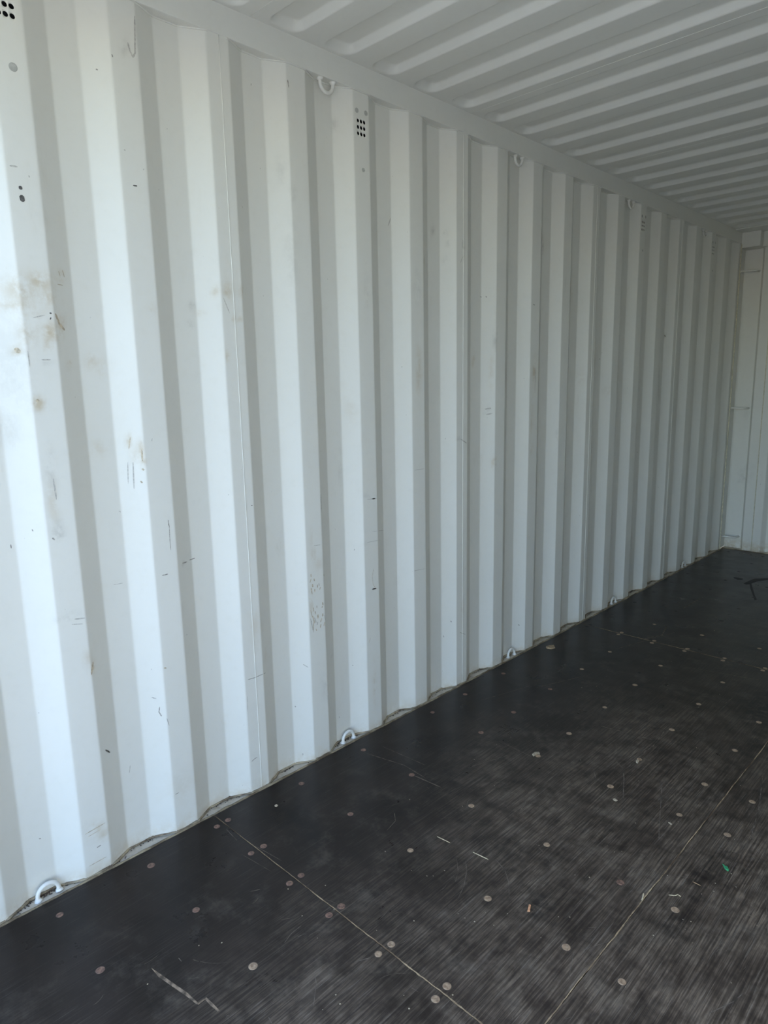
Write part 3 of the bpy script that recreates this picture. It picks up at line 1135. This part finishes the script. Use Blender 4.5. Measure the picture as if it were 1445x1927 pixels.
SCR = [([(859, 1614), (862, 1640), (857, 1660)], .0006), ([(876, 1620), (878, 1640), (873, 1668), (862, 1690)], .0007),
       ([(932, 1617), (950, 1638), (957, 1660), (958, 1690)], .0008), ([(1008, 1588), (1020, 1602), (1043, 1633)], .0006),
       ([(742, 1530), (744, 1545), (728, 1563)], .0008), ([(1129, 1366), (1180, 1379)], .0016), ([(1195, 1384), (1226, 1392)], .0016),
       ([(942, 1396), (1000, 1424)], .0009), ([(1020, 1464), (1053, 1440)], .001), ([(1053, 1440), (1072, 1453)], .0012),
       ([(1160, 1434), (1172, 1446), (1174, 1465), (1172, 1510)], .0012), ([(1180, 1446), (1217, 1411), (1226, 1408), (1255, 1370)], .0011),
       ([(1240, 1580), (1240, 1560), (1246, 1470)], .0009), ([(976, 1530), (1000, 1495)], .001), ([(880, 1445), (960, 1420)], .0008),
       ([(1115, 1445), (1123, 1470)], .0009), ([(720, 1405), (800, 1440)], .0009), ([(1200, 1205), (1246, 1195), (1254, 1180), (1249, 1176)], .003),
       ([(1285, 1145), (1322, 1124)], .004), ([(1150, 1224), (1270, 1190)], .0016), ([(1290, 1255), (1445, 1283)], .0016),
       ([(1325, 1912), (1380, 1885), (1400, 1868)], .0008), ([(1070, 1845), (1080, 1790)], .0006), ([(1445, 1760), (1441, 1680)], .0006),
       ([(1435, 1460), (1428, 1520), (1412, 1580)], .0011), ([(590, 1892), (595, 1850), (592, 1830)], .0006), ([(505, 1914), (512, 1927)], .0007),
       ([(670, 1810), (698, 1802)], .0009), ([(560, 1763), (576, 1757)], .0008), ([(535, 1775), (548, 1757), (567, 1742)], .0007),
       ([(336, 1803), (342, 1810)], .0008), ([(363, 1806), (374, 1810)], .0008), ([(470, 1678), (490, 1674)], .0008),
       ([(610, 1737), (628, 1728)], .0007), ([(425, 1560), (446, 1582)], .0009), ([(480, 1592), (530, 1620)], .0006), ([(455, 1608), (510, 1640)], .0005),
       ([(690, 1418), (760, 1440), (800, 1464)], .0014), ([(780, 1460), (830, 1482)], .0018), ([(905, 1318), (1000, 1290)], .0009),
       ([(1090, 1790), (1150, 1770)], .0005), ([(1290, 1440), (1300, 1428)], .0011), ([(1363, 1325), (1380, 1312)], .001),
       ([(1190, 1740), (1230, 1690)], .0005), ([(1005, 1295), (1100, 1272)], .001), ([(1290, 1335), (1318, 1330)], .0008)]
per = {}
for px, w in SCR:
    pts = floor_line(px)
    v, f = ribbon(pts, w, False)
    key = panel_at(pts[0][0], pts[0][1])
    vs, fs = per.setdefault(key.name, ([], []))
    b0 = len(vs)
    vs += v
    fs += [tuple(b0 + j for j in q) for q in f]
# plus short random ones in the worn part
for i in range(420):
    x = rng.uniform(0.35, 1.5)
    y = rng.uniform(-1.3, 1.5)
    if rng.random() > (x - 0.2) * 0.9:
        continue
    L = rng.uniform(.008, .07) * (0.6 if rng.random() < .6 else 1.3)
    an = rng.choice([rng.gauss(1.57, .15), rng.uniform(0, 3.14), rng.gauss(1.1, .25)])
    cv = rng.uniform(-.6, .6)
    pts = []
    for k in range(6):
        t = k / 5 - .5
        a2 = an + cv * t
        pts.append((x + math.cos(a2) * L * t, y + math.sin(a2) * L * t, 0))
    if panel_at(*pts[0][:2]) is not panel_at(*pts[-1][:2]):
        continue
    v, f = ribbon(pts, rng.uniform(.00022, .0005), False)
    key = panel_at(x, y)
    vs, fs = per.setdefault(key.name, ([], []))
    b0 = len(vs)
    vs += v
    fs += [tuple(b0 + j for j in q) for q in f]
for nm, (vs, fs) in per.items():
    o = mesh_obj('scratches', vs, fs, 'scratch', D.objects[nm])
    o['kind'] = 'stuff'


def patch_poly(name, px, mat, parent, z=0.0006):
    pts = [on_floor(u, v) for u, v in px]
    V = [(p[0], p[1], z) for p in pts] + [(p[0], p[1], -0.0005) for p in pts]
    n_ = len(pts)
    F = [tuple(range(n_))] + [(i, i + n_, (i + 1) % n_ + n_, (i + 1) % n_) for i in range(n_)]
    return mesh_obj(name, V, F, mat, parent)


patch_poly('gouge', [(285, 1822), (300, 1832), (330, 1853), (352, 1868), (372, 1887), (370, 1890), (350, 1874), (325, 1857), (298, 1838)], 'gouge', panels[(0, 0)])
patch_poly('gouge', [(371, 1889), (386, 1878), (388, 1877), (402, 1890), (414, 1903), (410, 1904), (396, 1892), (386, 1881), (373, 1891)], 'gouge', panels[(0, 0)])
patch_poly('black_smear', [(1399, 1098), (1412, 1092), (1420, 1089), (1445, 1088), (1445, 1091), (1424, 1094), (1412, 1099), (1404, 1100)], 'smear', panels[(0, 2)])
patch_poly('black_smear', [(1380, 1086), (1388, 1087), (1398, 1089), (1397, 1091), (1388, 1091), (1381, 1088)], 'smear', panels[(0, 2)])
patch_poly('black_smear', [(1410, 1098), (1414, 1099), (1420, 1120), (1424, 1128), (1420, 1130), (1412, 1108)], 'smear', panels[(0, 2)])

# ------------------------------------------------------------------ lashing rings
BOT = {-4: 'fifth lashing ring from the end wall along the wall foot, standing in dirt',
       0: 'fourth lashing ring from the end wall along the wall foot',
       4: 'third lashing ring from the end wall along the wall foot',
       8: 'second lashing ring from the end wall along the wall foot',
       12: 'last lashing ring before the end wall, at the wall foot'}
TOP = {0: 'fourth lashing ring from the end wall hanging under the top rail',
       4: 'third lashing ring from the end wall hanging under the top rail',
       8: 'second lashing ring from the end wall hanging under the top rail',
       12: 'last lashing ring before the end wall, hanging under the top rail'}


def ring(k, top):
    yc = k * P + (0.100 if top else 0.109)
    xc = -0.0125 if top else -0.0165
    zb = H1 if top else -0.003
    sg = -1 if top else 1
    hw = 0.0275
    root = empty('lashing_ring', (xc, yc, zb))
    h = 0.0375
    path = [(0, -hw, -0.001 * sg), (0, -hw, 0.006 * sg), (0, -hw, (h - hw) * sg)]
    for i in range(1, 16):
        an = math.pi * i / 16
        path.append((0, -hw * math.cos(an), (h - hw + hw * math.sin(an)) * sg))
    path += [(0, hw, (h - hw) * sg), (0, hw, 0.006 * sg), (0, hw, -0.001 * sg)]
    tube('ring_bar', path, 0.0058, 'ring', root, 12)
    for s in (-1, 1):
        pp, rr = [], []
        for z, r in ((-0.0005, .0112), (0.002, .0108), (0.005, .0085), (0.0085, .0062)):
            pp.append((rng.uniform(-.0007, .0007), s * hw + rng.uniform(-.0007, .0007), z * sg))
            rr.append(r * rng.uniform(.93, 1.07))
        tube('weld_foot', pp, rr, 'ring', root, 12)
    tag(root, 'white steel ' + (TOP if top else BOT)[k], 'lashing ring',
        'lashing rings under the top rail' if top else 'lashing rings along the wall foot')


for k in BOT:
    ring(k, False)
for k in TOP:
    ring(k, True)

# lashing bars across the far corner post
for z, lb in ((2.130, 'short steel lashing bar across the corner post, below the header'),
              (1.118, 'short steel lashing bar across the corner post, at half height'),
              (0.098, 'short steel lashing bar across the corner post, just above the floor')):
    root = empty('lashing_bar', (-0.012, 4.195, z))
    dz = {2.130: 0.0, 1.118: -.004, 0.098: -.004}[z]
    tube('bar', [(0.0, 0.0, 0), (0.012, 0.004, 0), (0.085, 0.010, dz), (0.098, 0.018, dz), (0.104, 0.040, dz), (0.104, 0.086, dz)], 0.0062, 'ring', root, 10)
    for p in ((0.001, 0.0, 0), (0.104, 0.0845, dz)):
        V, F = tube_vf([(p[0] - .001, p[1], p[2]), (p[0] + .003, p[1], p[2])] if p[0] < .05 else [(p[0], p[1] + .001, p[2]), (p[0], p[1] - .004, p[2])], [.010, .007], 10)
        mesh_obj('weld_foot', V, F, 'ring', root, True)
    tag(root, lb, 'lashing bar', 'lashing bars on the far corner post')


# ------------------------------------------------------------------ litter on the floor
def straw(name, px, r, mat, label, cat, flat=.6):
    pts = [on_floor(u, v) for u, v in px]
    o0 = pts[0]
    root_pts = []
    n_ = len(pts)
    for i in range(n_ - 1):
        for t in (0, .5):
            q = pts[i] + (pts[i + 1] - pts[i]) * t
            root_pts.append(q)
    root_pts.append(pts[-1])
    path = [(q[0] - o0[0], q[1] - o0[1], r * flat + .0006 + rng.uniform(0, .0004)) for q in root_pts]
    rad = [r * (.6 if i in (0, len(path) - 1) else rng.uniform(.85, 1.1)) for i in range(len(path))]
    v, f = tube_vf(path, rad, 7)
    v = [(q[0], q[1], (q[2]) * flat + .0003) for q in v]
    o = mesh_obj(name, v, f, mat, None, True)
    o.location = (o0[0], o0[1], 0)
    tag(o, label, cat)
    return o


straw('straw', [(890, 1604.5), (918.5, 1618)], .0017, 'straw', 'longer pale straw lying across the dark plywood between screws', 'straw')
straw('straw', [(822.5, 1575), (846.5, 1586.5)], .0014, 'straw', 'shorter pale straw on the plywood nearer the vented wall', 'straw')
straw('wood_splinter', [(1258, 1685), (1271, 1686), (1275, 1684), (1281, 1688)], .0014, 'straw', 'bent pale wood splinter beside a screw past the long joint', 'splinter')
straw('wood_splinter', [(1211, 1681.5), (1210, 1688), (1207.5, 1695)], .0019, 'straw', 'short pale wood splinter lying against the long floor joint', 'splinter')
straw('wood_splinter', [(1303.5, 1660), (1318.5, 1667.5)], .0013, 'splinter', 'thin brown wood splinter between the joint and the green scrap', 'splinter')


def flake(name, px, h, mat, label, cat):
    pts = [on_floor(u, v) for u, v in px]
    c = sum(pts) / len(pts)
    n_ = len(pts)
    V = [(p[0] - c[0], p[1] - c[1], .0004) for p in pts]
    V += [((p[0] - c[0]) * .86, (p[1] - c[1]) * .86, h * rng.uniform(.6, 1.1) + .0004) for p in pts]
    V += [(0, 0, h * .75 + .0004)]
    F = [(i, (i + 1) % n_, (i + 1) % n_ + n_, i + n_) for i in range(n_)]
    F += [(n_ + i, n_ + (i + 1) % n_, 2 * n_) for i in range(n_)]
    F += [tuple(range(n_ - 1, -1, -1))]
    o = mesh_obj(name, V, F, mat)
    o.location = (c[0], c[1], 0)
    tag(o, label, cat)
    return o


flake('wood_chip', [(995, 1703), (999, 1704), (997, 1716), (992, 1716)], .004, 'wood', 'small orange wood chip lying on a dark scuffed patch', 'wood chip')
flake('plastic_scrap', [(1359, 1626), (1363, 1630), (1369, 1632), (1372, 1638), (1370, 1640), (1364, 1636)], .003, 'green', 'bright green plastic scrap on the worn floor', 'plastic scrap')
flake('dry_leaf', [(1027, 1218), (1033, 1215.5), (1043, 1215), (1044.5, 1220), (1037, 1222), (1029, 1221)], .007, 'leaf', 'curled tan dry leaf lying near the wall foot', 'leaf')
flake('wood_flake', [(1001, 1420), (1006, 1416.5), (1015, 1416), (1016, 1420), (1011, 1419), (1004, 1424)], .004, 'husk', 'pale wood flake curled over a screw head', 'wood flake')
flake('wood_flake', [(1196, 1432), (1200, 1430), (1203, 1433), (1200, 1437), (1197, 1436)], .004, 'husk', 'small pale wood flake beside a screw and a long scratch', 'wood flake')
flake('seed_husk', [(1152.5, 1504), (1157, 1503.5), (1162.5, 1507), (1159, 1508.5), (1155, 1507)], .003, 'husk', 'pale seed husk lying just past a bright screw head', 'husk')
flake('seed_husk', [(1257, 1548), (1261, 1549), (1264, 1552), (1261, 1552)], .003, 'husk', 'tiny pale husk lying by a screw beside the long joint', 'husk')
flake('paint_flake', [(516.5, 1516), (520, 1514), (523.5, 1515.5), (521, 1519), (517.5, 1518.5)], .002, 'husk', 'white paint flake on the dark boards near the wall foot', 'paint flake')
crumbs = []
for (u, v) in [(1170, 1603), (1379, 1603), (1156, 1604), (1109, 1651), (774, 1639), (803, 1649), (815, 1649), (893, 1735), (929, 1742), (1285, 1731),
               (1300, 1735), (1229, 1761), (1303, 1775), (1346, 1663), (1343, 1678), (1424, 1742), (770, 1899), (852, 1873), (1109, 1652), (1015, 1390),
               (961, 1388), (1030, 1365), (1306, 1350), (1354, 1307), (1263, 1245), (1344, 1187), (374, 1780), (632, 1873), (640, 1890), (607, 1901),
               (1289, 1750), (1256, 1648), (1255, 1653), (1320, 1683), (955, 1720), (1385, 1670), (1376, 1645), (725, 1603), (862, 1720)]:
    p = on_floor(u, v)
    crumbs.append((p[0], p[1], 0.0012))
for i in range(90):
    crumbs.append((rng.uniform(.4, 1.6), rng.uniform(-1.2, 1.6), 0.0010))
cr = lumps('crumbs', crumbs, 'husk', None, .0010, .0024)
tag(cr, 'scattered tiny pale wood crumbs on the dark plywood', 'crumbs')

# ------------------------------------------------------------------ yard outside
gv = [(-40, -60, -0.16), (42, -60, -0.16), (42, 30, -0.16), (-40, 30, -0.16)]
g = mesh_obj('ground', gv, [(0, 1, 2, 3)], 'yard')
struct(g, 'sunlit concrete yard outside the container')
